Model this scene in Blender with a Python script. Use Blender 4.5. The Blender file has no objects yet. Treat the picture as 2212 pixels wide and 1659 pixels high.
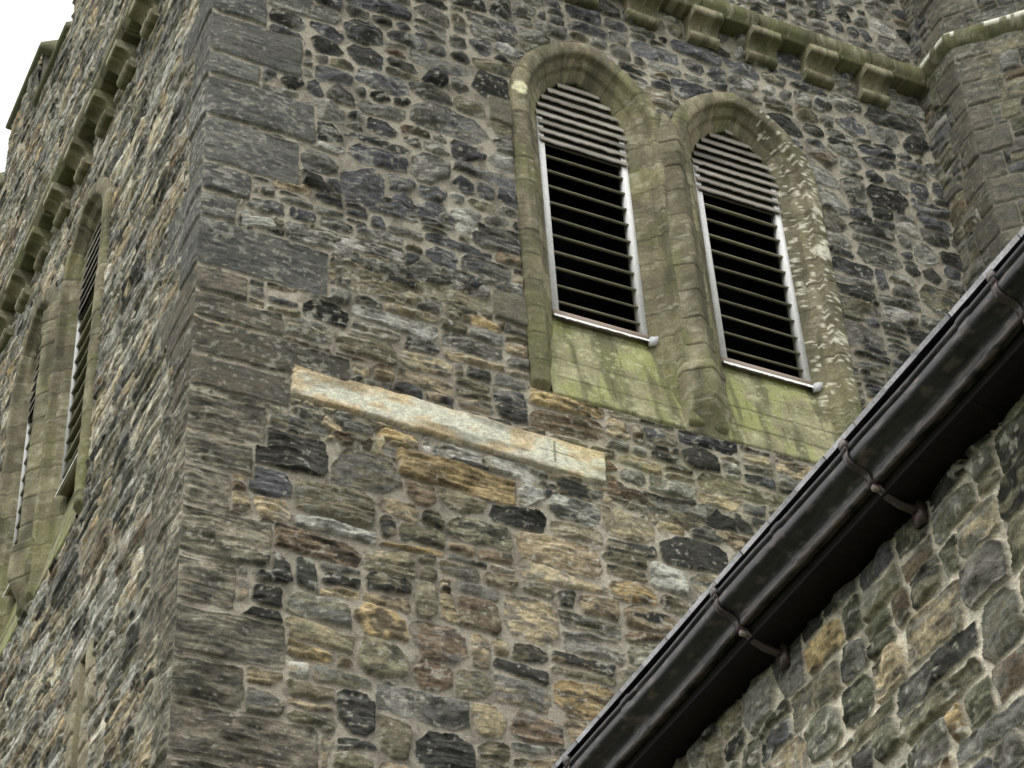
import bpy, math
import numpy as np
from mathutils import Matrix, Vector

rng=np.random.default_rng(7)
K=0.66
def lin(c):
    c=np.asarray(c,float)/255.
    return np.where(c<=.04045,c/12.92,((c+.055)/1.055)**2.4)
def alb(c): return np.clip(lin(c)/K,0.004,.85)

# ------------------------------------------------------------ noise
TAB=rng.random((256,256))
def vn(x,y,s=0):
    xi=np.floor(x).astype(np.int64);yi=np.floor(y).astype(np.int64)
    fx=x-xi;fy=y-yi
    fx=fx*fx*(3-2*fx);fy=fy*fy*(3-2*fy)
    a=(xi+s*37)&255;b=(yi+s*91)&255;a1=(a+1)&255;b1=(b+1)&255
    return (TAB[a,b]*(1-fx)+TAB[a1,b]*fx)*(1-fy)+(TAB[a,b1]*(1-fx)+TAB[a1,b1]*fx)*fy
def fbm(x,y,o=3,s=0):
    r=0;a=.5;t=0
    for i in range(o):
        r=r+a*vn(x,y,s+i*5);t+=a;a*=.5;x=x*2.03+3.1;y=y*2.03+1.7
    return r/t
def sst(a,b,x):
    t=np.clip((x-a)/(b-a),0,1);return t*t*(3-2*t)

# ------------------------------------------------------------ mesh helpers
COL=bpy.context.scene.collection
def link(o,parent=None):
    COL.objects.link(o)
    if parent is not None:o.parent=parent
    return o
def empty(name,parent=None,loc=(0,0,0)):
    o=bpy.data.objects.new(name,None);o.location=loc;o.empty_display_size=.3
    return link(o,parent)
def mesh_obj(name,V,F,mat,col=None,parent=None,smooth=False,flip=False,matrix=None):
    V=np.asarray(V,np.float32).reshape(-1,3);F=np.asarray(F,np.int32).reshape(-1,4)
    if flip:F=F[:,::-1]
    me=bpy.data.meshes.new(name)
    me.vertices.add(len(V));me.vertices.foreach_set('co',V.ravel())
    me.loops.add(F.size);me.loops.foreach_set('vertex_index',np.ascontiguousarray(F).ravel())
    me.polygons.add(len(F));me.polygons.foreach_set('loop_start',np.arange(0,F.size,4,dtype=np.int32))
    me.polygons.foreach_set('loop_total',np.full(len(F),4,np.int32))
    me.update(calc_edges=True);me.validate()
    if col is not None:
        at=me.color_attributes.new('Col','FLOAT_COLOR','POINT')
        c=np.ones((len(V),4),np.float32);c[:,:3]=np.asarray(col,np.float32).reshape(-1,3) if np.size(col)>3 else col
        at.data.foreach_set('color',c.ravel())
    if smooth:me.polygons.foreach_set('use_smooth',np.ones(len(F),bool))
    me.materials.append(mat)
    o=bpy.data.objects.new(name,me)
    if matrix is not None:o.matrix_basis=matrix
    return link(o,parent)
def grid_faces(nz,nu,mask=None):
    i=np.arange((nz-1)*(nu-1));r=i//(nu-1);c=i%(nu-1);a=r*nu+c
    F=np.stack([a,a+1,a+nu+1,a+nu],1)
    if mask is not None:F=F[mask.ravel()]
    return F
class MB:  # mesh buffer
    def __init__(s):s.V=[];s.F=[];s.C=[];s.n=0
    def add(s,V,F,C):
        V=np.asarray(V,float).reshape(-1,3);F=np.asarray(F,int).reshape(-1,4)
        C=np.asarray(C,float)
        if C.ndim==1:C=np.tile(C,(len(V),1))
        s.V.append(V);s.F.append(F+s.n);s.C.append(C.reshape(-1,3));s.n+=len(V)
    def box(s,x0,x1,y0,y1,z0,z1,C,M=None):
        V=np.array([[x,y,z] for z in(z0,z1) for y in(y0,y1) for x in(x0,x1)],float)
        if M is not None:V=V@M.T
        F=[[0,2,3,1],[4,5,7,6],[0,1,5,4],[2,6,7,3],[0,4,6,2],[1,3,7,5]]
        s.add(V,F,C)
    def prism(s,prof,axis_pts,C):
        n=len(prof);V=[axis_pts(p,q,0) for p,q in prof]+[axis_pts(p,q,1) for p,q in prof]
        F=[[i,(i+1)%n,n+(i+1)%n,n+i] for i in range(n)]
        for base,rv in((0,True),(n,False)):
            for i in range(1,n-1,2):
                k=[base,base+i,base+i+1,base+min(i+2,n-1)]
                if k[3]==k[2]:k[3]=k[0]
                if k[3]==k[0]:
                    V.append(tuple((np.array(V[k[2]])+np.array(V[k[0]]))/2));k[3]=len(V)-1
                F.append(k[::-1] if rv else k)
        s.add(V,F,C)
    def obj(s,name,mat,parent=None,**kw):
        return mesh_obj(name,np.vstack(s.V),np.vstack(s.F),mat,np.vstack(s.C),parent,**kw)

# ------------------------------------------------------------ materials
def stone_mat(name,rough=.9,bscale=(70,70,220),bump=.5,dist=.01,vary=.5,spec=.15):
    m=bpy.data.materials.new(name);m.use_nodes=True;nt=m.node_tree;N=nt.nodes;L=nt.links
    b=N['Principled BSDF'];b.inputs['Roughness'].default_value=rough
    b.inputs['Specular IOR Level'].default_value=spec
    at=N.new('ShaderNodeAttribute');at.attribute_name='Col'
    tc=N.new('ShaderNodeTexCoord')
    mp=N.new('ShaderNodeMapping');mp.inputs['Scale'].default_value=tuple(v/70 for v in bscale)
    L.new(tc.outputs['Object'],mp.inputs['Vector'])
    n1=N.new('ShaderNodeTexNoise');n1.inputs['Scale'].default_value=32;n1.inputs['Detail'].default_value=8;n1.inputs['Roughness'].default_value=.78
    L.new(mp.outputs[0],n1.inputs['Vector'])
    n2=N.new('ShaderNodeTexNoise');n2.inputs['Scale'].default_value=130;n2.inputs['Detail'].default_value=3
    L.new(tc.outputs['Object'],n2.inputs['Vector'])
    r=N.new('ShaderNodeMapRange');r.inputs['From Min'].default_value=.32;r.inputs['From Max'].default_value=.68
    r.inputs['To Min'].default_value=1-vary;r.inputs['To Max'].default_value=1+vary
    L.new(n1.outputs['Fac'],r.inputs['Value'])
    r2=N.new('ShaderNodeMapRange');r2.inputs['From Min'].default_value=.35;r2.inputs['From Max'].default_value=.65
    r2.inputs['To Min'].default_value=.8;r2.inputs['To Max'].default_value=1.2
    L.new(n2.outputs['Fac'],r2.inputs['Value'])
    mu=N.new('ShaderNodeMath');mu.operation='MULTIPLY';L.new(r.outputs[0],mu.inputs[0]);L.new(r2.outputs[0],mu.inputs[1])
    vm=N.new('ShaderNodeVectorMath');vm.operation='SCALE'
    L.new(at.outputs['Color'],vm.inputs[0]);L.new(mu.outputs[0],vm.inputs['Scale'])
    L.new(vm.outputs[0],b.inputs['Base Color'])
    ad=N.new('ShaderNodeMath');ad.operation='MULTIPLY_ADD';ad.inputs[1].default_value=.35
    L.new(n2.outputs['Fac'],ad.inputs[0]);L.new(n1.outputs['Fac'],ad.inputs[2])
    bp=N.new('ShaderNodeBump');bp.inputs['Strength'].default_value=bump;bp.inputs['Distance'].default_value=dist
    L.new(ad.outputs[0],bp.inputs['Height']);L.new(bp.outputs[0],b.inputs['Normal'])
    return m
M_RUB=stone_mat('rubble_masonry',bump=.8,dist=.022,vary=.45)
M_NAV=stone_mat('squared_rubble',bump=.8,dist=.018,bscale=(70,70,100),vary=.45)
M_ASH=stone_mat('dressed_sandstone',bump=.45,dist=.010,bscale=(70,70,70),vary=.33)
M_WOOD=stone_mat('weathered_timber',bump=.4,dist=.004,bscale=(10,70,300),vary=.4,rough=.8)
M_PAINT=stone_mat('worn_white_paint',bump=.3,dist=.003,bscale=(100,100,20),vary=.14,rough=.6)
M_IRON=stone_mat('weathered_iron_paint',bump=.3,dist=.004,bscale=(60,14,60),vary=.45,rough=.34,spec=.5)
M_SLATE=stone_mat('roof_slate',bump=.4,dist=.006,bscale=(60,60,60),vary=.3,rough=.7)
def flat_mat(name,c,rough=.9):
    m=bpy.data.materials.new(name);m.use_nodes=True;nt=m.node_tree;N=nt.nodes;L=nt.links
    b=N['Principled BSDF'];b.inputs['Roughness'].default_value=rough;b.inputs['Specular IOR Level'].default_value=.1
    n=N.new('ShaderNodeTexNoise');n.inputs['Scale'].default_value=3;n.inputs['Detail'].default_value=8
    cr=N.new('ShaderNodeValToRGB');cr.color_ramp.elements[0].position=.3;cr.color_ramp.elements[1].position=.7
    cr.color_ramp.elements[0].color=(*[v*.6 for v in c],1);cr.color_ramp.elements[1].color=(*[v*1.3 for v in c],1)
    L.new(n.outputs['Fac'],cr.inputs[0]);L.new(cr.outputs[0],b.inputs['Base Color'])
    return m
M_DARK=flat_mat('belfry_shade_black',(.006,.006,.006))  # near-black colour standing in for the unlit belfry behind the louvres
M_GRASS=flat_mat('grass',(.06,.075,.03))

# ------------------------------------------------------------ rubble generator
def split_cells(u0,u1,z0,z1,r,hmin,hmax,wmin,wmax,rowh):
    out=[]
    def rec(a,b,c,d,dep):
        w=b-a;h=d-c
        th=r.uniform(hmin,hmax);tw=r.uniform(wmin,wmax)
        tw=max(tw,th*1.0)
        needh=h>th*1.35;needw=w>tw*1.35
        if not needh and not needw or dep>9:
            out.append((a,b,c,d));return
        if needh and (not needw or h/w>r.uniform(.35,.75)):
            m=c+h*r.uniform(.27,.73);rec(a,b,c,m,dep+1);rec(a,b,m,d,dep+1)
        else:
            m=a+w*r.uniform(.27,.73);rec(a,m,c,d,dep+1);rec(m,b,c,d,dep+1)
    z=z0
    while z<z1:
        H=r.uniform(*rowh);x=u0-r.uniform(0,1)
        while x<u1:
            W=r.uniform(.9,2.4);rec(x,x+W,z,z+H,0);x+=W
        z+=H
    return out

def masonry(us,zs,seed,cells,reserved,style,palette,exclude=None,mort_col=(144,138,123),
            warp=.05,rock=1.0,desat=.2,speck=1.,lu=.28):
    r=np.random.default_rng(seed)
    U,Z=np.meshgrid(us,zs)
    wu=U+warp*(fbm(U/.5,Z/.42,3,seed)-.5)*2+.022*(vn(U/.09,Z/.09,seed+3)-.5)
    wz=Z+warp*1.1*(fbm(U/.6,Z/.4,3,seed+11)-.5)*2+.020*(vn(U/.08,Z/.06,seed+4)-.5)
    qu=U+.012*(vn(U/.12,Z/.12,seed+5)-.5)*2;qz=Z+.014*(vn(U/.15,Z/.1,seed+6)-.5)*2
    best=np.full(U.shape,-.05);sec=np.full(U.shape,-.05)
    H=np.zeros(U.shape);C1=np.zeros(U.shape+(3,));C2=np.zeros(U.shape+(3,));LAY=np.zeros(U.shape);MX=np.full(U.shape,.5);PX=np.zeros(U.shape);SM=np.ones(U.shape)
    lim=np.full(U.shape,1.)
    for q in reserved:
        a,b,c,d=q['r'];cz=(c+d)/2-q.get('slope',0)*(qu-(a+b)/2)
        s=np.maximum(np.abs(qu-(a+b)/2)-(b-a)/2,np.abs(qz-cz)-(d-c)/2)
        lim=np.minimum(lim,s-.004)
    if exclude is not None:lim=np.minimum(lim,exclude(qu,qz)-.004)
    def place(x0,x1,y0,y1,Ux,Uz,st,slope=0,limit=True):
        i0,i1=np.searchsorted(us,[x0-.11,x1+.11]);j0,j1=np.searchsorted(zs,[y0-.11-abs(slope)*(x1-x0),y1+.11+abs(slope)*(x1-x0)])
        if i1<=i0 or j1<=j0:return
        sl=(slice(j0,j1),slice(i0,i1))
        cx,cy=(x0+x1)/2,(y0+y1)/2;hx=(x1-x0)/2-st['m'];hy=(y1-y0)/2-st['m']
        if hx<.015 or hy<.012:return
        a=Ux[sl]-cx;b=Uz[sl]-cy+slope*a
        t=st['rot'];a,b=a+t*b,b-t*a
        k=st['skew']
        kk=r.uniform(-k,k,4)
        d=np.minimum(np.minimum(hx-a-kk[0]*b,hx+a-kk[1]*b),np.minimum(hy-b-kk[2]*a*.5,hy+b-kk[3]*a*.5))
        mh=min(hx,hy)
        for sx in(-1,1):
            for sy in(-1,1):
                ph=r.uniform(.5,1.15);c_,s_=math.cos(ph),math.sin(ph)
                ch=r.uniform(*st['chop'])*mh
                d=np.minimum(d,hx*c_+hy*s_-ch-(sx*a*c_+sy*b*s_))
        if limit:d=np.minimum(d,lim[sl])
        bb=best[sl];ss=sec[sl]
        win=d>bb
        sec[sl]=np.where(win,bb,np.maximum(ss,d))
        best[sl]=np.where(win,d,bb)
        rr=st['round']
        h=st['prot']*(1-np.exp(-np.maximum(d,0)/rr))
        fs=1.
        if st['facet']>0:
            fa=None
            for i in range(r.integers(4,7)):
                g=r.uniform(-1,1,2)*st['facet'];o=r.uniform(.0,.03)
                p=o+g[0]*a+g[1]*b
                if fa is None:fa=p;fs=np.full(p.shape,r.uniform(.75,1.25))
                else:
                    w_=p<fa;fa=np.where(w_,p,fa);fs=np.where(w_,r.uniform(.75,1.25),fs)
            h=h+np.clip(fa,-.04,.03)*sst(0,.03,d)
            fs=1+(fs-1)*min(1,st['facet']*2.0)
        H[sl]=np.where(win,h,H[sl])
        w3=win[...,None]
        fs3=np.broadcast_to(np.asarray(fs,float),win.shape)[...,None]
        C1[sl]=np.where(w3,st['c1']*fs3,C1[sl]);C2[sl]=np.where(w3,st['c2']*fs3,C2[sl])
        LAY[sl]=np.where(win,st['lay'],LAY[sl]);MX[sl]=np.where(win,st['mix'],MX[sl]);PX[sl]=np.where(win,r.uniform(0,40),PX[sl])
        SM[sl]=np.where(win,st.get('sm',1.),SM[sl])
    for (x0,x1,y0,y1) in cells:
        st=style(r,(x0+x1)/2,(y0+y1)/2,x1-x0,y1-y0);st['c1'],st['c2']=palette(r,(x0+x1)/2,(y0+y1)/2)
        place(x0,x1,y0,y1,wu,wz,st)
    for q in reserved:
        a,b,c,d=q['r']
        st=dict(m=q.get('m',.011),rot=q.get('rot',0),skew=.02,chop=(.02,.14),round=.008,prot=q.get('prot',.03),facet=q.get('facet',.05),lay=q.get('lay',.25),mix=.5,sm=q.get('sm',.6))
        st['c1'],st['c2']=q['c']
        place(a,b,c,d,qu,qz,st,slope=q.get('slope',0),limit=False)
    e=np.minimum(best,(best-sec)*.5+.001)
    mask=sst(.001,.007,e)
    wav=.05*fbm(U/.5,Z/.3,2,seed+8)
    lay=fbm((U+PX)/lu,(Z+wav+PX)/.036,3,seed+20)
    l2=fbm((U+PX*2)/(lu*.6),(Z+wav)/.02,2,seed+21)
    rough=fbm(U/.07,Z/.05,3,seed+22)
    crack=np.exp(-((lay-.5)/.022)**2)*LAY*sst(.35,.55,fbm(U/.2,Z/.1,2,seed+23))
    crk2=np.exp(-((fbm((U+PX)/.16,(Z+PX)/.12,3,seed+24)-.5)/.010)**2)*.6*SM
    hs=H+LAY*(.065*(lay-.5)+.03*(l2-.5))*rock+(.022*(rough-.5))*rock*SM-.012*crack-.006*crk2
    mo=-.008+.008*(fbm(U/.05,Z/.05,3,seed+30)-.5)+.022*(fbm(U/.4,Z/.4,2,seed+31)-.5)
    v=mo*(1-mask)+np.maximum(hs,mo+.003)*mask
    cn=fbm((U+PX)/.14,(Z+wav+PX)/.06,4,seed+40)
    t=sst(.42,.62,cn+(MX-.5)*.3)[...,None]*.8
    c=C1*(1-t)+C2*t
    str_=fbm((U+PX)/.2,(Z+wav)/.022,3,seed+41)
    c=c*np.clip(1+(2.0*(str_-.5)*np.clip(LAY,.2,1))[...,None],.35,2.)
    c=c*(1+(1.05*(fbm(U/.035,Z/.025,3,seed+42)-.5)*SM))[...,None]
    c=c*(1-.5*np.clip(crack,0,1)-.4*crk2)[...,None]
    dk=sst(.58,.70,fbm(U/.22+9,Z/.12,4,seed+43))[...,None]*SM[...,None]
    c=c*(1-.42*dk)
    lt=speck*sst(.61,.71,fbm(U/.05+5,Z/.04,3,seed+44)*.7+.3*fbm(U/1.1,Z/.8,2,seed+45))[...,None]*(.3+.7*SM[...,None])
    c=c*(1-lt*.5)+alb((172,170,156))*lt*.5
    mc=alb(mort_col)*(.8+.4*fbm(U/.05,Z/.05,3,seed+50))[...,None]*(.62+.7*fbm(U/.7,Z/.9,3,seed+51))[...,None]
    ms=sst(.52,.66,fbm(U/.12,Z/.15,3,seed+53))[...,None];mc=mc*(1-.35*ms)
    c=mc*(1-mask[...,None])+c*mask[...,None]
    big=(.78+.44*fbm(U/1.6,Z/1.3,3,seed+52))[...,None]
    c=c*big
    gm=c.mean(-1,keepdims=True);c=c*(1-desat)+gm*np.array([1.02,1.0,.93])*desat
    return v,np.clip(c,.003,.85)

P=dict(blue=(80,81,84),dark=(58,58,54),grey=(105,104,97),lgrey=(146,145,137),olive=(112,108,86),tan=(152,139,108),
       ochre=(160,139,94),brown=(104,91,72),rust=(116,96,74),pale=(178,170,146),green=(88,90,73))
def pick(r,ws):
    ks=list(ws);w=np.array([ws[k] for k in ks],float);return ks[r.choice(len(ks),p=w/w.sum())]
def jit(r,c,a=.25):
    return alb(c)*(1+r.uniform(-a,a))*(1+r.uniform(-.02,.02,3))
TOPW=dict(blue=3.0,dark=2.4,grey=5,lgrey=1.3,olive=1.5,brown=.4)
MIDW=dict(blue=1.2,dark=2.2,grey=4,lgrey=1.0,olive=3.2,tan=1.6,ochre=.3,brown=1.0,rust=.12)
LOWW=dict(blue=.3,dark=1.8,grey=3.2,lgrey=.7,olive=4.8,tan=2.2,ochre=.9,brown=1.7,rust=.1)
def pal_front(r,u,z):
    z=z+r.normal(0,.5)
    W=TOPW if z>17.2 else MIDW if z>14.6 else LOWW
    a=pick(r,W);b=pick(r,dict(dark=3,grey=2,olive=2,tan=1) if z<17 else dict(dark=3,grey=3,lgrey=1,blue=2))
    return jit(r,P[a]),jit(r,P[b])
def sty_front(r,u,z,w,h):
    top=z+r.normal(0,.6)>17.3 and not(16.5<z<17.6)
    thin=h<.12
    lay=r.uniform(.1,.4) if top else r.choice([r.uniform(.1,.4),r.uniform(.4,.95)])
    return dict(m=r.uniform(.009,.018) if top else r.uniform(.010,.021),rot=r.normal(0,.045),skew=.2,chop=(.1,.75) if top and not thin else (.02,.55),
        round=r.uniform(.010,.03) if top else r.uniform(.006,.014),prot=r.uniform(.025,.06) if top else r.uniform(.018,.042),
        facet=r.uniform(.3,.7) if top else r.uniform(.08,.4),lay=lay,mix=r.uniform(.2,.55))

# ------------------------------------------------------------ tower parameters
ZB=15.62;SPR=19.9;WO=.55;RO=.857;SO=.42
CW=(4.36,6.33)
def arch_s(u,z,c):
    du=np.abs(u-c);s1=du-WO
    s2=np.sqrt((du+RO-WO)**2+np.maximum(z-SPR,0)**2)-RO
    return np.where(z<SPR,s1,s2)
def surround_sdf(c1,c2):
    def f(u,z):
        s=np.minimum(arch_s(u,z,c1),arch_s(u,z,c2))-SO
        return np.where(z<ZB+.3,np.maximum(s,ZB-z),s)
    return f
def rect_sdf(x0,x1,z0,z1):
    return lambda u,z:np.maximum(np.abs(u-(x0+x1)/2)-(x1-x0)/2,np.abs(z-(z0+z1)/2)-(z1-z0)/2)

QR=[(19.1,19.7,1.0),(18.76,19.08,.55),(18.15,18.73,1.15),(17.5,18.12,.98),(17.08,17.47,.5),(16.74,17.05,.36),(16.1,16.71,1.3),
    (15.76,16.07,.5),(15.44,15.73,.85),(15.0,15.41,1.52),(14.6,14.97,.95),(14.1,14.55,.72),(13.72,14.07,.6),(13.3,13.7,.42),(12.76,13.27,.8),
    (12.28,12.73,.5),(11.78,12.25,.95),(11.35,11.75,.6),(10.85,11.32,1.25),(10.4,10.82,.7),(19.73,20.2,.6),(20.23,20.8,1.1),(20.83,21.3,.6)]
rq=np.random.default_rng(3)
z=0.
while z<10.3:
    h=rq.uniform(.3,.5);QR.append((z,z+h,rq.choice([.6,1.0])));z+=h+.02
z=21.33
while z<27.2:
    h=rq.uniform(.3,.5);QR.append((z,z+h,rq.choice([.6,1.0])));z+=h+.02
def quoin_res(side):
    out=[]
    for (a,b,l) in QR:
        L=l if side==0 else (1.3-l*.6 if l<.9 else .5)
        zc=(a+b)/2
        if zc>16: c1=(90,90,85);c2=(76,77,75)
        elif zc>13.9: c1=(94,89,76);c2=(72,71,65)
        else: c1=(114,109,93);c2=(76,75,68)
        low=zc<14.6
        out.append(dict(r=(-.3,L,a-.004,b+.004),c=(jit(rq,c1,.25),jit(rq,c2,.2)),prot=.03,facet=.22 if low else .08,lay=.6 if low else .25,m=.015,rot=rq.normal(0,.008),sm=.8 if low else .5))
    return out
def corner_g(zs):
    return .012+.02*(fbm(zs/.3,zs*0,3,77)-.5)
def finish_wall(us,zs,v,dist_edge,g):
    k=1-np.clip(dist_edge/.05,0,1)[None,:]
    return v*(1-k)+g[:,None]*k, k*g[:,None]
def zlines(a,b,c,d,fine,coarse):
    return np.concatenate([np.arange(a,b,coarse),np.arange(b,c,fine),np.arange(c,d+coarse*.5,coarse)])

tower=empty('church_tower')
tower['label']='grey rubble stone church tower with twin louvred lancet windows';tower['category']='church tower'

# ---------------- front wall
us=np.concatenate([np.arange(0,9.3,.012)]);zs=zlines(0,10.2,24.4,27.6,.012,.06)
cells=split_cells(0,9.4,0,10,rng,.15,.35,.3,.8,(.4,.7))
cells+=split_cells(0,9.4,10,14.3,rng,.15,.50,.26,.95,(.5,1.0))
cells+=split_cells(0,9.4,14.3,16.3,rng,.11,.38,.22,.9,(.4,.85))
cells+=split_cells(0,9.4,16.3,17.5,rng,.06,.26,.25,1.0,(.3,.65))
cells+=split_cells(0,9.4,17.5,27.7,rng,.13,.46,.2,.8,(.45,.95))
res=quoin_res(0)
res.append(dict(r=(.92,4.13,14.68,15.09),slope=.036,c=(alb((203,190,160)),alb((186,166,130))),prot=.055,facet=.02,lay=.06,sm=.3))
res.append(dict(r=(1.95,3.17,14.11,14.45),slope=.03,c=(alb((152,132,90)),alb((118,104,76))),prot=.04,facet=.3,lay=.8,sm=.9))
for (x,zc) in((3.02,16.62),(3.12,19.55)):
    res.append(dict(r=(x,3.42,zc-.2,zc+.22),c=(alb((104,101,85)),alb((92,90,76))),prot=.03,facet=.02,lay=.05,sm=.3))
sd=surround_sdf(*CW)
v,c=masonry(us,zs,1,cells,res,sty_front,pal_front,exclude=sd)
U,Z=np.meshgrid(us,zs)
zz=Z+.036*(U-2.525)+.014*(vn(U/.1,Z*0,9)-.5)
inpale=(U>.94+.03*(vn(Z/.05,Z*0,3)))&(U<4.11)&(v>.014)&(zz>14.70)&(zz<15.07)
w=sst(.38,.66,fbm(U/.25,Z/.12,4,201)+.12*np.exp(-((U-2.6)/1.0)**2)-.03)
cp=alb((208,200,180))*w[...,None]+alb((194,178,146))*(1-w[...,None])
cp=cp*(.62+.7*fbm(U/.04,Z/.03,3,202))[...,None]
dst=sst(.50,.66,fbm(U/.5,Z/.12,4,203))[...,None];cp=cp*(1-.42*dst)
edg=sst(.07,.0,np.minimum(zz-14.70,15.07-zz)+.04*(fbm(U/.08,Z/.08,3,204)-.5))[...,None];cp=cp*(1-edg*.35)+alb((160,138,104))*edg*.3
cross=((np.abs(zz-14.895)<.008)&(np.abs(U-3.60)<.19))|((np.abs(U-3.57)<.008)&(np.abs(zz-14.90)<.12))
cp[cross]=cp[cross]*.45
c[inpale]=cp[inpale]
al=sst(15.7,14.9,Z)*sst(14.2,15.2,Z)*sst(3.2,4.2,U)*.3
c=c*(1-al[...,None])+c*np.array([.98,1.06,.7])*al[...,None]
v=v+np.where(Z>22.6,.1,0)
g=corner_g(zs)
v2,sh=finish_wall(us,zs,v,us,g)
V=np.stack([U-sh,-v2,Z],-1)
uc=(us[:-1]+us[1:])/2;zc=(zs[:-1]+zs[1:])/2;UC,ZC=np.meshgrid(uc,zc)
hole=sd(UC,ZC)<-.05
cren=(ZC>26.5)&(((UC+.9)%3.4)>1.8)
mesh_obj('wall',V,grid_faces(len(zs),len(us),~(hole|cren)),M_RUB,c,tower)

# ---------------- side wall (slightly out of square with the front)
EL=np.array([-.018,1.]);EL/=np.linalg.norm(EL);NL=np.array([-EL[1],EL[0]])
LL=12.5
usl=np.concatenate([np.arange(0,.3,.013),np.arange(.3,LL,.022)]);zsl=zlines(0,10.4,27.75,27.7,.014,.06)
r2=np.random.default_rng(21)
cl=split_cells(0,LL,0,10,r2,.15,.35,.3,.8,(.4,.7))+split_cells(0,LL,10,27.8,r2,.06,.26,.4,1.5,(.3,.6))
def pal_left(r,u,z):
    a=pick(r,dict(grey=4,lgrey=4,dark=2.2,olive=2.4,tan=3.0,brown=1.0,pale=2.6,ochre=.5));b=pick(r,dict(dark=2.6,grey=2,lgrey=2,tan=1.5))
    return jit(r,P[a]),jit(r,P[b])
def sty_left(r,u,z,w,h):
    return dict(m=r.uniform(.004,.010),rot=r.normal(0,.02),skew=.15,chop=(.02,.5),round=r.uniform(.006,.016),prot=r.uniform(.008,.034),
        facet=r.uniform(.05,.2),lay=r.uniform(.6,1.25),mix=r.uniform(.3,.6))
CL=(4.30,6.33)
sdl=surround_sdf(*CL);slot=rect_sdf(2.62,2.86,11.6,13.45)
resl=quoin_res(1)
for i in range(5):
    zz0=11.5+i*.4
    resl.append(dict(r=(2.3 if i%2 else 2.42,2.63,zz0,zz0+.39),c=(alb((132,126,100)),alb((104,100,80))),prot=.03,facet=.02,lay=.05))
    resl.append(dict(r=(2.85,3.2 if i%2 else 3.05,zz0,zz0+.39),c=(alb((132,126,100)),alb((104,100,80))),prot=.03,facet=.02,lay=.05))
vl,cc=masonry(usl,zsl,5,cl,resl,sty_left,pal_left,exclude=lambda u,z:np.minimum(sdl(u,z),slot(u,z)+.02),mort_col=(132,127,112),rock=1.0,speck=1.2,lu=.7,desat=.22)
vl=vl*.85
ULm,ZLm=np.meshgrid(usl,zsl)
vl=vl+np.where(ZLm>22.6,.1,0)
gl=corner_g(zsl)
vl2,shl=finish_wall(usl,zsl,vl,usl,gl)
ud=ULm-shl
V=np.stack([ud*EL[0]+vl2*NL[0],ud*EL[1]+vl2*NL[1],ZLm],-1)
uc=(usl[:-1]+usl[1:])/2;zc=(zsl[:-1]+zsl[1:])/2;UC,ZC=np.meshgrid(uc,zc)
def cren_left(u):return ((u>6.25)&(u<8.0))|((u>9.6)&(u<11.0))|((u>2.6)&(u<4.4))
hole=(sdl(UC,ZC)<-.05)|(slot(UC,ZC)<0)|((ZC>26.35)&cren_left(UC))
mesh_obj('wall',V,grid_faces(len(zsl),len(usl),~hole),M_RUB,cc*1.08,tower,flip=True)

mb=MB();cG=alb((95,93,86))
def Lp(u,yin,z):return (u*EL[0]-yin*NL[0],u*EL[1]-yin*NL[1],z)
BF=[[0,2,3,1],[4,5,7,6],[0,1,5,4],[2,6,7,3],[0,4,6,2],[1,3,7,5]]
mb.box(1.0,10.4,.95,LL,0,25.9,cG)
for (a,b) in((-.0,2.6),(4.4,6.25),(8.0,9.6),(11.0,LL)):
    V=np.array([Lp(u,y,z) for z in(25.9,27.6) for y in(-.07,.55) for u in(a+.02,b)])
    mb.add(V,BF,cG)
V=np.array([Lp(u,y,z) for z in(25.2,26.3) for y in(-.06,.55) for u in(.0,LL)])
mb.add(V,BF,cG)
mb.obj('parapet',M_RUB,tower)
def coping(u0,u1,ztop,side):
    mb=MB();prof=[(.16,0),(.19,.03),(.17,.12),(-.15,.34),(-.55,.12),(-.6,.03),(-.58,0)]
    if side==1:fn=lambda p,q,i:Lp((u0,u1)[i],-p,ztop+q)
    else:fn=lambda p,q,i:((u0,u1)[i],-p,ztop+q)
    mb.prism(prof,fn,alb((98,98,78)))
    mb.obj('coping',M_ASH,tower)
for (a,b) in((-.15,2.7),(4.3,6.35),(7.9,9.7),(10.9,LL)):coping(a,b,27.6,1)
for (a,b) in((6.3,7.9),(9.65,10.95)):coping(a,b,26.3,1)

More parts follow.
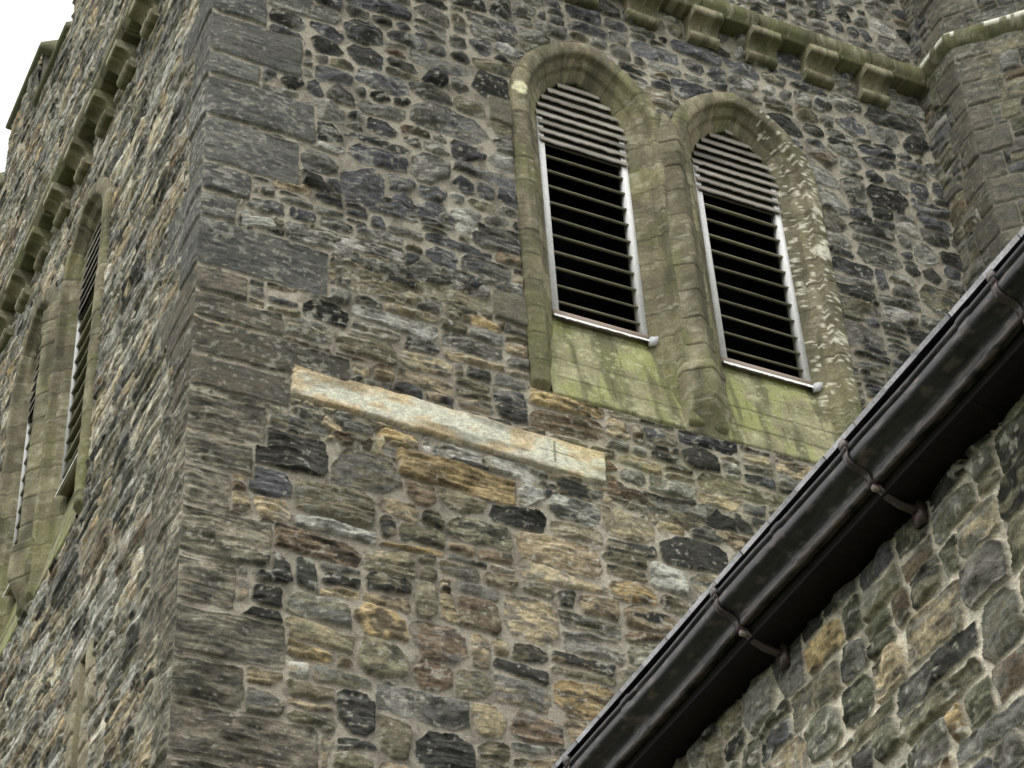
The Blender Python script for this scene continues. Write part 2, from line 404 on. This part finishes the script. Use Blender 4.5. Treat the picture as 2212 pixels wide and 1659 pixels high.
# ---------------- string course and corbels
ASHK=.72
def ashcol(U,Z,base,seed,stain=.5):
    c=alb(base)*(.6+.8*fbm(U/.3,Z/.3,4,seed))[...,None]*(.7+.6*fbm(U/.04,Z/.04,3,seed+7))[...,None]
    w=sst(.47,.66,fbm(U/.16,Z/.3,4,seed+1))[...,None]
    c=c*(1-w*stain)+alb((80,80,64))*w*stain
    gn=sst(.5,.68,fbm(U/.25+4,Z/.4,3,seed+9))[...,None]*.4
    c=c*(1-gn)+alb((112,116,74))*gn
    l=sst(.65,.71,fbm(U/.07,Z/.07,3,seed+2))[...,None]
    c=c*(1-l*.5)+alb((165,162,142))*l*.5
    return c*ASHK
SZ=.065
def string_course(L,side):
    prof=np.array([(-.05,22.19),(.20,22.20),(.225,22.22),(.225,22.27),(.26,22.295),(.26,22.46),(.245,22.49),(.12,22.59),(.06,22.66)])+np.array([0,SZ])
    uu=np.arange(-.25,L,.02)
    Pd=prof[:,0];Pz=prof[:,1]
    UU,PP=np.meshgrid(uu,Pd);_,ZZ=np.meshgrid(uu,Pz)
    joint=np.abs(((uu+.05)%.8)-.4)<.011
    off=.016*(vn(np.floor((uu+.45)/.8)*3.7,uu*0,9)-.5)
    PP=PP-joint[None,:]*.015+off[None,:]+.012*(fbm(UU/.1,ZZ/.05,3,5)-.5)
    Ux=np.maximum(UU,-PP)
    c=ashcol(UU,ZZ,(108,105,84),300+side,.6)*(1-.5*joint[None,:,None])
    if side==0:V=np.stack([Ux,-PP,ZZ],-1)
    else:V=np.stack([Ux*EL[0]+PP*NL[0],Ux*EL[1]+PP*NL[1],ZZ],-1)
    mesh_obj('string_course',V,grid_faces(len(prof),len(uu)),M_ASH,c,tower,flip=(side==1))
string_course(9.25,0);string_course(LL,1)
def corbel_mesh(k=0):
    pr=[(0.0,21.79),(.075,21.79),(.12,21.82),(.125,21.88),(.09,21.905)]
    for i in range(9):
        t=i/8*math.pi/2;pr.append((.245-.175*math.cos(t) ,21.91+.155*math.sin(t)))
    pr+= [(.275,22.07),(.275,22.188),(-.02,22.188)]
    pr=np.array(pr)+np.array([0,SZ]);n=24;uu=np.linspace(-.2,.2,n)
    uu[0:2]=[-.2,-.188];uu[-2:]=[.188,.2]
    UU,PP=np.meshgrid(uu,pr[:,0]);_,ZZ=np.meshgrid(uu,pr[:,1])
    edge=(np.abs(UU)>.195);PP=PP-edge*.01+.018*(fbm(UU/.08,ZZ/.06,3,8+k)-.5)
    V=np.stack([UU,-PP,ZZ],-1).reshape(-1,3);F=grid_faces(len(pr),n)
    c=ashcol(UU+k*2.7,ZZ,(136,131,108),310+k,.5).reshape(-1,3)*(1.-.08*k)
    mb=MB();mb.add(V,F,c)
    for s,kk in((0,0),(n-1,1)):
        idx=np.arange(len(pr))*n+s
        A=V[idx];B=A.copy();B[:,1]=.03
        VV=np.vstack([A,B]);m=len(A)
        FF=np.array([[i,i+1,m+i+1,m+i] for i in range(m-1)])
        if kk==1:FF=FF[:,::-1]
        mb.add(VV,FF,c[idx].tolist()*2)
    return mb
bases=[]
for k,x in enumerate((5.2,6.02,6.82)):
    b_=corbel_mesh(k).obj('corbel',M_ASH,tower,smooth=False);b_.location=(x,0,0);bases.append(b_)
for i,x in enumerate((.42,1.2,2.0,2.78,3.58,4.4,7.62,8.42)):
    o=bases[i%3].copy();o.location=(x,rq.uniform(-.01,.01),rq.uniform(-.008,0));link(o,tower)
ANG=math.atan2(-EL[1],-EL[0])
for i in range(14):
    u=.5+i*.85
    o=bases[(i*2)%3].copy();o.matrix_basis=Matrix.Translation((u*EL[0],u*EL[1],0))@Matrix.Rotation(ANG,4,'Z');link(o,tower)

# ---------------- windows
def window(c,matrix,seed,lichen=0,side=0):
    pr=[(0,-.9),(0,-.6),(0,-.42),(0,-.30),(0,-.2),(.012,-.19),(.05,-.15),(.10,-.115),(.115,-.108),(.12,-.07),(.135,-.055),(.17,-.028),(.20,-.010),(.208,-.008),(.212,.05),(.225,.066),(.25,.074),(.29,.078),(.33,.076),(.38,.066),(.40,.052),(.418,.03),(.42,0),(.42,-.1)]
    pr=np.array(pr);S=pr[:,0];Vv=pr[:,1]
    zj=np.arange(ZB,SPR,.014);ta=np.linspace(0,1,70)
    rows=[];meta=[]
    for z in zj:rows.append((-WO-S,np.full(len(S),z)));meta.append(z-ZB)
    th=np.arccos((RO-WO)/(RO+S))
    for t in ta:
        a=t*th;rows.append((-( (RO+S)*np.cos(a)-(RO-WO)),SPR+(RO+S)*np.sin(a)));meta.append(SPR-ZB+t*1.35)
    n1=len(rows)
    for k in range(n1-2,-1,-1):
        rows.append((-rows[k][0],rows[k][1]));meta.append(2*(SPR-ZB+1.35)-meta[k])
    X=np.array([a for a,b in rows]);Zr=np.array([b for a,b in rows]);me=np.array(meta)
    PV=np.tile(Vv,(len(rows),1))
    bl=.36;tot=SPR-ZB+1.35
    mm=np.where(me>tot,2*tot-me,me);sidei=(me>tot)*1
    ph=np.where(mm<SPR-ZB,mm/bl+.4*sidei,(SPR-ZB)/bl+.4*sidei+(mm-(SPR-ZB))/.34)
    bid=np.floor(ph);fr=ph-bid
    dj=np.minimum(fr,1-fr)*bl;dj=np.where(np.abs(me-tot)<.2,np.maximum(dj,np.abs(me-tot)),dj)
    joint=(dj<.008)
    rv=vn(bid*7.3+sidei*31,bid*0+seed,60)
    PV=PV-joint[:,None]*.008+.014*(fbm(X/.12,Zr/.12,3,seed+61)-.5)+((rv-.5)*.014)[:,None]
    low=sst(ZB+.12,ZB,Zr);PV=np.where(PV>-.05,PV*(1-low)-.03*low,PV)
    cc=ashcol(X+c,Zr,(131,125,103),seed+62,.5)*(.74+.5*rv)[:,None,None]
    cc=cc*(1-.4*joint[:,None,None])
    st=sst(.46,.64,fbm(X/.1,Zr/.9,4,seed+63))[...,None]*.45;cc=cc*(1-st)+alb((62,62,52))*st*.9
    gr=(sst(17.9,15.9,Zr)*.42)[...,None];cc=cc*(1-gr)+alb((106,108,72))*gr*(.4+.9*fbm(X/.1,Zr/.2,3,seed+64))[...,None]
    if lichen:
        zone=sst(.6,.75,X)*sst(20.5,19.9,Zr)*(PV>-.02)
        l=sst(.62,.65,fbm(X/.09,Zr/.14,4,seed+65)*.55+.45*fbm(X/.3,Zr/.45,2,seed+66))*zone
        l=np.maximum(l,sst(.70,.73,fbm(X/.04,Zr/.04,2,seed+67))*(X>.3)*sst(16.,17.,Zr))
        cc=cc*(1-l[...,None]*.75)+alb((192,190,174))*l[...,None]*.75
    elif side==0:
        rr_=np.hypot((X+.86)/.09,(Zr-19.98)/.11)+.7*(fbm(X/.05,Zr/.05,3,seed+68)-.5)
        l=sst(1.,.85,rr_);cc=cc*(1-l[...,None]*.8)+alb((196,194,162))*l[...,None]*.8
    cc=np.where((PV<-.27)[...,None],.005,cc)  # interior darkness painted on the deep part of the reveals
    V=np.stack([X,-PV,Zr],-1)
    win=mesh_obj('window',V,grid_faces(V.shape[0],V.shape[1]),M_ASH,cc,tower,matrix=matrix)
    nz=90;nu=90
    uu=np.linspace(-WO-.19,WO+.19,nu);tt=np.linspace(0,1,nz)
    UU,TT=np.meshgrid(uu,tt);ZZ=ZB-.01+TT*(16.91-ZB);PP=.028-.25*TT**1.05-.05*sst(.04,0,TT)
    ph=TT*4.3+.0;j=(np.abs(ph-np.round(ph))<.03)&(ph>.3)
    ub=np.abs(((UU+1+.37*np.floor(ph+.5))%.9)-.45)<.006
    PP=PP-(j)*.005+.012*(fbm(UU/.2,ZZ/.1,3,seed+70)-.5)+.014*(vn(np.floor(ph)*5.1,UU*0,seed)-.5)
    ac=alb((128,126,100))*(.55+.85*fbm(UU/.25,ZZ/.25,4,seed+71))[...,None]*(.75+.5*fbm(UU/.03,ZZ/.03,3,seed+75))[...,None]
    gm=sst(.40,.66,fbm(UU/.25,ZZ/.35,4,seed+72))[...,None];ac=ac*(1-gm*.6)+alb((132,138,84))*gm*.6
    dm=sst(.50,.66,fbm(UU/.13,ZZ/.8,3,seed+73))[...,None]*.65;ac=ac*(1-dm)+alb((76,76,58))*dm
    lm=sst(.66,.72,fbm(UU/.08,ZZ/.06,3,seed+74))[...,None]*.5;ac=ac*(1-lm)+alb((160,162,130))*lm
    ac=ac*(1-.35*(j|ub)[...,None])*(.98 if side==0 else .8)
    V=np.stack([UU,-PP,ZZ],-1)
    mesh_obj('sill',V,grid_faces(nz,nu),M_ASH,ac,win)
    YO=-.09 if side else 0.
    fw=.045 if side else .072
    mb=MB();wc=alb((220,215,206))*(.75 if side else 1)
    for s in(-1,1):
        x0=s*(WO-fw);x1=s*(WO-.002)
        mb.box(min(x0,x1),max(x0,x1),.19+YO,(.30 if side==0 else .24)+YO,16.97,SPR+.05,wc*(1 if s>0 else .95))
    mb.box(-WO+.002,WO-.002,.178+YO,.31+YO,16.915,16.985,alb((132,120,110)))
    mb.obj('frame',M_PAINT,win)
    mb=MB();fl=alb((205,205,206))
    n=40;xx=np.linspace(-WO-.01,WO+.01,n);rs=np.random.default_rng(seed+1)
    wob=.006*np.cumsum(rs.normal(0,.4,n))/3+.006*rs.normal(0,.5,n)
    rowsf=[(.20,16.918),(.165,16.908),(.150,16.90),(.142,16.86)]
    V=np.array([[x,y+YO,zf+(wob[i]*(k==0))] for k,(y,zf) in enumerate(rowsf[::-1]) for i,x in enumerate(xx)])
    mb.add(V,grid_faces(4,n),fl)
    mb.add([(WO-.03,.135+YO,16.80),(WO+.05,.12+YO,16.83),(WO+.06,.08+YO,16.91),(WO-.02,.11+YO,16.905),
            (WO-.03,.155+YO,16.80),(WO+.05,.15+YO,16.83),(WO+.06,.17+YO,16.92),(WO-.02,.19+YO,16.915)],
           [[0,1,2,3],[5,4,7,6],[0,4,5,1],[1,5,6,2],[2,6,7,3],[3,7,4,0]],alb((168,170,174)))
    mb.obj('flashing',M_PAINT,win)
    mb=MB();rs=np.random.default_rng(seed)
    for i in range(10):
        z0=17.12+i*.243+rs.uniform(-.008,.008);hw=WO-fw
        t=math.radians(42)+rs.uniform(-.04,.04);ct,stt=math.cos(t),math.sin(t)
        tilt=rs.uniform(-.008,.008)
        pts=[]
        for x,dz in((-hw,-tilt),(hw,tilt)):
            for (p,q) in((0,0),(.2,0),(.2,.022),(0,.022)):
                pts.append((x,.205+YO+p*ct-q*stt,z0+dz+p*stt+q*ct))
        F=[[0,1,2,3],[7,6,5,4],[0,4,5,1],[1,5,6,2],[2,6,7,3],[3,7,4,0]]
        mb.add(pts,F,alb((112,110,92))*rs.uniform(.75,1.2))
    z0=19.50;k=0;pitch=.14
    while z0<20.66:
        zt=z0+.07
        hw=WO-.004 if zt<SPR else math.sqrt(max(RO**2-(zt-SPR)**2,0))-(RO-WO)+.02
        if hw<.03:break
        n=24;xx=np.linspace(-hw,hw,n);b0=rs.uniform(.75,1.3)
        ed=[(.165,0.0),(.155,.012),(.160,.03),(.205,pitch-.008),(.235,pitch+.0),(.24,.02),(.195,0.0)]
        V=[];Cc=[]
        wob=.004*rs.normal(0,1,n)
        grain=fbm(xx[None,:]/.5,np.array([e[1] for e in ed])[:,None]/.012+k*9+xx[None,:]*0,3,seed)
        for q,(y,zq) in enumerate(ed):
            for i,x in enumerate(xx):
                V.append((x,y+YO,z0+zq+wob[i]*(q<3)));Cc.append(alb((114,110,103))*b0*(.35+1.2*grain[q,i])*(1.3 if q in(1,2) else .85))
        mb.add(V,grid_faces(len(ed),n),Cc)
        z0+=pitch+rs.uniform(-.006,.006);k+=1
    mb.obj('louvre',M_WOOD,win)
    mb=MB();mb.box(-.6,.6,.86,.9,15.7,20.9,(.006,.006,.006));mb.box(-.6,.6,.32,.9,16.6,16.9,(.006,.006,.006))  # added black panel and floor, painted shade of the belfry chamber
    mb.obj('dark_backing',M_DARK,win)
    return win
window(CW[0],Matrix.Translation((CW[0],0,0)),101,0)
window(CW[1],Matrix.Translation((CW[1],0,0)),140,1)
for i,cL in enumerate(CL):
    window(cL,Matrix.Translation((cL*EL[0],cL*EL[1],0))@Matrix.Rotation(ANG,4,'Z'),180+i*30,0,1)

def shaft(matrix,seed,z0=15.58,z1=20.36):
    pr=np.array([(-.19,-.02),(-.185,.07),(-.16,.085),(-.13,.10),(-.09,.135),(-.045,.165),(0,.19),(.045,.165),(.09,.135),(.13,.10),(.16,.085),(.185,.07),(.19,-.02)])
    zz=np.arange(z0,z1,.014)
    k=np.ones_like(zz);k+=.3*sst(16.5,16.42,zz);kd=np.ones_like(zz)
    kd*=sst(z1+.02,z1-.42,zz)*.75+.25;kw=k*(1-.55*sst(z1-.4,z1,zz))
    kd*=sst(z0,z0+.45,zz);kd*=1+.35*sst(16.5,16.42,zz);kd*=1+.12*sst(19.55,19.60,zz)*sst(20.,19.95,zz)
    ph=(zz-z0)/.38;j=np.abs(ph-np.round(ph))*.38<.009
    bid=np.floor(ph);rv=vn(bid*5.7,bid*0,seed+3)
    X=kw[:,None]*pr[None,:,0]*(1+.05*(rv-.5))[:,None];PV=kd[:,None]*pr[None,:,1]-j[:,None]*.014+((rv-.5)*.015)[:,None]
    PV=PV-.05*sst(z0+.05,z0,zz)[:,None]
    ZZ=np.tile(zz[:,None],(1,len(pr)))
    PV=PV+.012*(fbm(X/.1,ZZ/.1,3,seed)-.5)
    cc=ashcol(X,ZZ,(129,124,102),seed+4,.5)*(.72+.5*rv)[:,None,None]*(1-.45*j)[:,None,None]
    st=sst(.44,.6,fbm(X/.12,ZZ/.8,4,seed+6))[...,None]*.55;cc=cc*(1-st)+alb((60,60,49))*st*.9
    mesh_obj('shaft',np.stack([X,-PV,ZZ],-1),grid_faces(len(zz),len(pr)),M_ASH,cc,tower,matrix=matrix)
um=sum(CW)/2;shaft(Matrix.Translation((um,0,0)),250)
um=sum(CL)/2;shaft(Matrix.Translation((um*EL[0],um*EL[1],0))@Matrix.Rotation(ANG,4,'Z'),260)
mb=MB();V=np.array([Lp(u,y,z) for z in(11.5,13.6) for y in(.4,.5) for u in(2.5,3.0)])
mb.add(V,BF,(.006,.006,.006))
for (ua,ub) in((2.60,2.63),(2.85,2.88)):
    V=np.array([Lp(u,y,z) for z in(11.6,13.48) for y in(-.01,.45) for u in(ua,ub)])
    mb.add(V,BF,alb((104,100,80)))
V=np.array([Lp(u,y,z) for z in(13.44,13.5) for y in(-.01,.45) for u in(2.6,2.88)])
mb.add(V,BF,alb((104,100,80)))
mb.obj('slit_window',M_ASH,tower)

# ---------------- octagonal stair turret
tur=empty('stair_turret',None,(10.77,-.1,0))
tur['label']='octagonal stone stair turret with moulded string course, joined to tower';tur['category']='turret'
s=1.3;p=np.array([9.2,.55]);d=np.array([0.,-1.]);pts=[p.copy()]
for i in range(8):
    pts.append(pts[-1]+d*s)
    a=math.radians(45);d=np.array([d[0]*math.cos(a)-d[1]*math.sin(a),d[0]*math.sin(a)+d[1]*math.cos(a)])
mb=MB();rt=np.random.default_rng(55)
def pal_t(r,u,z):
    a=pick(r,dict(grey=4,olive=2.5,dark=1.5,blue=1.5,green=1.5,lgrey=.6,brown=.3));return jit(r,P[a]),jit(r,P[pick(r,dict(dark=1,grey=2,olive=1))])
def sty_t(r,u,z,w,h):
    return dict(m=r.uniform(.006,.012),rot=r.normal(0,.02),skew=.1,chop=(.02,.3),round=.01,prot=r.uniform(.01,.03),facet=r.uniform(.05,.3),lay=r.uniform(.1,.6),mix=.5,sm=.8)
tz=zlines(0,17.0,25.8,30,.016,.12)
gT=corner_g(tz)*.8
for i in range(8):
    fine=i<2
    ut=np.linspace(0,s,82 if fine else 14)
    cls=split_cells(0,s,0,30,rt,.14,.34,.25,.7,(.25,.5))
    rs=[];z=0.;k=i%2
    while z<30:
        h=.34+.04*((int(z*7))%3)
        for side_ in(0,1):
            cq=(jit(rq,(104,101,88),.15),jit(rq,(84,83,76),.1));ll=(.42,.26)[k]
            rs.append(dict(r=(-.3,ll,z,z+h) if side_==0 else (s-ll,s+.3,z,z+h),c=cq,prot=.02,facet=.04,lay=.15,m=.008,sm=.5))
        z+=h;k=1-k
    vt,ct=masonry(ut,tz,60+i,cls,rs,sty_t,pal_t,mort_col=(124,119,106),warp=.02,rock=.8)
    Ut,Zt=np.meshgrid(ut,tz)
    de=np.minimum(ut,s-ut);kk=(1-np.clip(de/.03,0,1))[None,:]
    vt=vt*(1-kk)+gT[:,None]*kk
    dd=(pts[i+1]-pts[i])/s;nn=np.array([dd[1],-dd[0]])
    sgn=np.where(ut<s/2,-1,1)[None,:]*kk*gT[:,None]*math.tan(math.radians(22.5))
    Ux=Ut+sgn
    V=np.stack([pts[i][0]+Ux*dd[0]+vt*nn[0],pts[i][1]+Ux*dd[1]+vt*nn[1],Zt],-1)
    mb.add(V,grid_faces(len(tz),len(ut)),ct.reshape(-1,3)*.85)
o=mb.obj('wall',M_RUB,tur);o.location=(-10.77,.1,0)
mb=MB();cen=np.array([10.77,-.1])
prof=np.array([(0,22.36),(.05,22.39),(.075,22.43),(.11,22.47),(.115,22.55),(.105,22.575),(.04,22.63),(0,22.66)])+np.array([0,.04])
for i in range(8):
    a,b=pts[i],pts[i+1]
    n=60;tt=np.linspace(0,1,n);V=np.zeros((len(prof),n,3))
    TT,ZZ=np.meshgrid(tt*1.3+i*1.3,[q[1] for q in prof])
    Cc=ashcol(TT,ZZ,(112,112,88),500)
    top=(ZZ>22.58)&(fbm(TT/.1,ZZ/.1,3,501)>.40)
    Cc[top]=alb((196,196,184))
    for j,(pv,pz) in enumerate(prof):
        sc_=1+pv/1.57
        A=cen+(a-cen)*sc_;B=cen+(b-cen)*sc_
        V[j,:,0]=A[0]+(B[0]-A[0])*tt;V[j,:,1]=A[1]+(B[1]-A[1])*tt;V[j,:,2]=pz+.005*np.sin(tt*17+i)*np.sin(math.pi*tt)
    mb.add(V,grid_faces(len(prof),n),Cc.reshape(-1,3))
o=mb.obj('string_course',M_ASH,tur);o.location=(-10.77,.1,0)

# ---------------- nave
nave=empty('church_nave',None,(1.9,-6.5,0))
nave['label']='lower stone church wing with cast-iron eaves gutter and slate roof';nave['category']='church building'
OFF=(-1.9,6.5,0)
un=np.concatenate([np.arange(0,2.4,.05),np.arange(2.4,9.4,.0085),np.arange(9.4,13,.05)]);zn=zlines(0,6.2,8.72,8.70,.008,.06)
rn=np.random.default_rng(93)
cn_=split_cells(0,13,0,6,rn,.15,.32,.25,.6,(.3,.6))+split_cells(0,13,6,8.8,rn,.14,.40,.22,.62,(.4,.75))
def pal_n(r,u,z):
    a=pick(r,dict(blue=1.0,green=3,grey=3,dark=3,olive=2.6,ochre=.35,brown=.9,tan=.5));return jit(r,P[a]),jit(r,P[pick(r,dict(dark=2,grey=2,green=1,olive=1))])
def sty_n(r,u,z,w,h):
    return dict(m=r.uniform(.007,.014),rot=r.normal(0,.04),skew=.18,chop=(.02,.35),round=r.uniform(.005,.011),prot=r.uniform(.02,.045),facet=r.uniform(.2,.6),lay=r.uniform(.05,.4),mix=r.uniform(.3,.55),sm=1.)
vn_,cN=masonry(un,zn,33,cn_,[],sty_n,pal_n,mort_col=(182,175,156),warp=.045,rock=.9,speck=1.1,desat=.22)
Un,Zn=np.meshgrid(un,zn)
o=mesh_obj('wall',np.stack([1.9-vn_,-Un,Zn],-1),grid_faces(len(zn),len(un)),M_NAV,cN,nave);o.location=OFF
mb=MB()
mb.box(1.96,8.9,-12.9,-.06,0,8.6,cG)
mb.obj('inner_wall',M_RUB,nave).location=OFF
mb=MB();rr=np.random.default_rng(4)
sl_=math.tan(math.radians(36));c36,s36=math.cos(math.radians(36)),math.sin(math.radians(36))
row=0;dist=0.
while dist<4.6:
    x0=1.466+dist*c36;z0=8.925+dist*s36
    y=-.02-(.15 if row%2 else 0)
    while y>-13:
        wd=.3;tk=.026 if row==0 else .012
        cs=alb((140,140,142) if row==0 else (112,112,116))*rr.uniform(.75,1.2)
        V=[];jx=rr.uniform(-.005,.005)
        for (pp,q) in((jx,0),(.42,0),(.42,tk),(jx,tk)):
            for yy in(y-wd+.004,y):
                V.append((x0+pp*c36-(q+.012*(1-pp/.42))*s36,yy,z0+pp*s36+(q+.012*(1-pp/.42))*c36+rr.uniform(0,.003)))
        mb.add(np.array(V),[[0,1,3,2],[6,7,5,4],[0,1,7,6],[2,3,5,4],[0,2,4,6],[1,7,5,3]],cs)
        y-=wd
    dist+=.2;row+=1
V=[(1.5,0,8.915),(1.5,-13,8.915),(5.3,0,8.915+3.8*sl_),(5.3,-13,8.915+3.8*sl_),(9.1,0,8.915),(9.1,-13,8.915)]
mb.add(V,[[0,1,3,2],[2,3,5,4]],alb((70,70,72)))
mb.obj('roof',M_SLATE,nave).location=OFF
mb=MB();cd=alb((28,25,24))
mb.box(1.66,1.69,-12.98,-.02,8.66,8.91,cd);mb.box(1.66,1.93,-12.98,-.02,8.635,8.66,alb((24,21,21)))
mb.obj('fascia',M_WOOD,nave).location=OFF
def gprofile():
    p=[(1.505,8.905),(1.490,8.914),(1.474,8.910),(1.466,8.896),(1.470,8.882),(1.482,8.874),(1.492,8.872)]
    for i in range(10):
        t=i/9*math.pi;p.append((1.492-.026*math.sin(t)+.012*i/9,8.868-.078*(1-math.cos(t))/2))
    p+=[(1.512,8.786),(1.524,8.782)]
    for i in range(1,9):
        t=i/8*math.pi/2;p.append((1.524+.07*math.sin(t),8.780-.062*(1-math.cos(t))))
    p+=[(1.597,8.706),(1.606,8.696),(1.618,8.696),(1.626,8.704),(1.640,8.708),(1.655,8.708)]
    return np.array(p)
gp=gprofile();yy=-np.arange(.02,13,.02)
GX,YY=np.meshgrid(gp[:,0],yy);GZ,_=np.meshgrid(gp[:,1],yy)
sag=.006*np.sin(yy*1.9)+.004*np.sin(yy*4.3+1)
GZ=GZ+sag[:,None];GX=GX+(.004*np.sin(yy*2.3))[:,None]
jt=(np.abs(((yy+6.35)/1.83)-np.round((yy+6.35)/1.83))*1.83<.045)
nx=np.gradient(gp[:,1]);nz_=-np.gradient(gp[:,0]);ln=np.hypot(nx,nz_);nx/=ln;nz_/=ln
dent=.0035*(fbm(YY/.12,GZ/.03,3,405)-.5)
GX=GX+jt[:,None]*.007*(nx[None,:])+dent*nx[None,:];GZ=GZ+jt[:,None]*.007*nz_[None,:]
s_=np.arange(len(gp))[None,:]/len(gp)
rust=sst(.5,.62,fbm(YY/.09,GZ/.02,4,400)+.24*(s_>.76)-.10)[...,None]
gc=alb((46,46,48))*(.45+1.1*fbm(YY/.15,GZ/.03,4,401))[...,None];gc=gc*(1-rust*.5)+alb((110,98,93))*rust*.5
gut=mesh_obj('gutter',np.stack([GX,YY,GZ],-1),grid_faces(len(yy),len(gp)),M_IRON,gc,nave,smooth=True);gut.location=OFF
def bracket_mesh():
    mb=MB();q=gp[2:-2].copy()
    n1=np.gradient(q[:,1]);n2=-np.gradient(q[:,0]);l=np.hypot(n1,n2);n1/=l;n2/=l
    sg=1 if n1[8]<0 else -1
    o=np.stack([q[:,0]+sg*n1*.013,q[:,1]+sg*n2*.013],1)
    arm=[(1.64,8.665),(1.68,8.625),(1.75,8.59),(1.83,8.575),(1.88,8.575)]
    O=np.vstack([o,np.array(arm)])
    I=np.vstack([q,np.array(arm)+np.array([0,.028])])
    n=len(O);V=[]
    for y in(-.02,.02):
        for k in range(n):V.append((O[k,0],y,O[k,1]))
        for k in range(n):V.append((I[k,0],y,I[k,1]))
    F=[]
    for k in range(n-1):
        F+= [[k,k+1,2*n+k+1,2*n+k],[k,n+k,n+k+1,k+1],[2*n+k,2*n+k+1,3*n+k+1,3*n+k],[n+k,3*n+k,3*n+k+1,n+k+1]]
    F+=[[0,2*n,3*n,n]]
    mb.add(V,F,alb((62,53,53)))
    mb.box(1.450,1.49,-.024,.024,8.895,8.940,alb((96,90,88)))
    mb.box(1.60,1.655,-.012,.012,8.655,8.70,alb((130,118,112)))
    mb.box(1.85,1.885,-.04,.04,8.50,8.65,alb((62,50,48)))
    return mb
bm=bracket_mesh().obj('bracket',M_IRON,gut)
ys=[-3.75,-5.67,-7.08,-8.46,-9.85,-11.25,-2.3,-.9]
bm.location=(0,ys[0],0)
for y in ys[1:]:
    o=bm.copy();o.location=(0,y,0);link(o,gut)

# ---------------- ground, light, world, camera
g=mesh_obj('ground',[(-300,-300,0),(300,-300,0),(300,300,0),(-300,300,0)],[[0,1,2,3]],M_GRASS);g['kind']='structure'
sc=bpy.context.scene
w=bpy.data.worlds.new('World');sc.world=w;w.use_nodes=True;nt=w.node_tree;N=nt.nodes;L=nt.links
bg=N['Background'];sky=N.new('ShaderNodeTexSky');sky.sky_type='NISHITA';sky.sun_disc=False
SAZ=228;SEL=48
sky.sun_elevation=math.radians(SEL);sky.sun_rotation=math.radians(SAZ)
hs=N.new('ShaderNodeHueSaturation');hs.inputs['Saturation'].default_value=.1;hs.inputs['Value'].default_value=.12
L.new(sky.outputs[0],hs.inputs['Color'])
mx=N.new('ShaderNodeMix');mx.data_type='RGBA';mx.inputs[0].default_value=.75;mx.inputs[7].default_value=(1.24,1.23,1.20,1)
L.new(hs.outputs[0],mx.inputs[6]);L.new(mx.outputs[2],bg.inputs[0]);bg.inputs[1].default_value=1.34
sd_=bpy.data.lights.new('sun','SUN');sd_.energy=1.2;sd_.angle=math.radians(16);sd_.color=(1,.98,.93)
so=bpy.data.objects.new('sun',sd_);link(so)
az=math.radians(SAZ);el=math.radians(SEL)
dv=Vector((math.sin(az)*math.cos(el),math.cos(az)*math.cos(el),math.sin(el)))
so.rotation_euler=dv.to_track_quat('Z','Y').to_euler()
cam=bpy.data.cameras.new('camera');co=bpy.data.objects.new('camera',cam);link(co);sc.camera=co
cam.sensor_width=36;cam.lens=36*4800/2212;cam.clip_end=1000;cam.clip_start=.1
A=math.radians(27.306);th=math.radians(40.896);ro=math.radians(3.756)
Fv=Vector((math.sin(A)*math.cos(th),math.cos(A)*math.cos(th),math.sin(th)))
Rv=Vector((math.cos(A),-math.sin(A),0));Uv=Rv.cross(Fv)
X=Rv*math.cos(ro)-Uv*math.sin(ro);Y=Uv*math.cos(ro)+Rv*math.sin(ro)
Mx=Matrix((X,Y,-Fv)).transposed().to_4x4();Mx.translation=Vector((-4.239,-14.388,1.6));co.matrix_world=Mx
sc.view_settings.view_transform='Standard';sc.view_settings.look='None';sc.view_settings.exposure=0
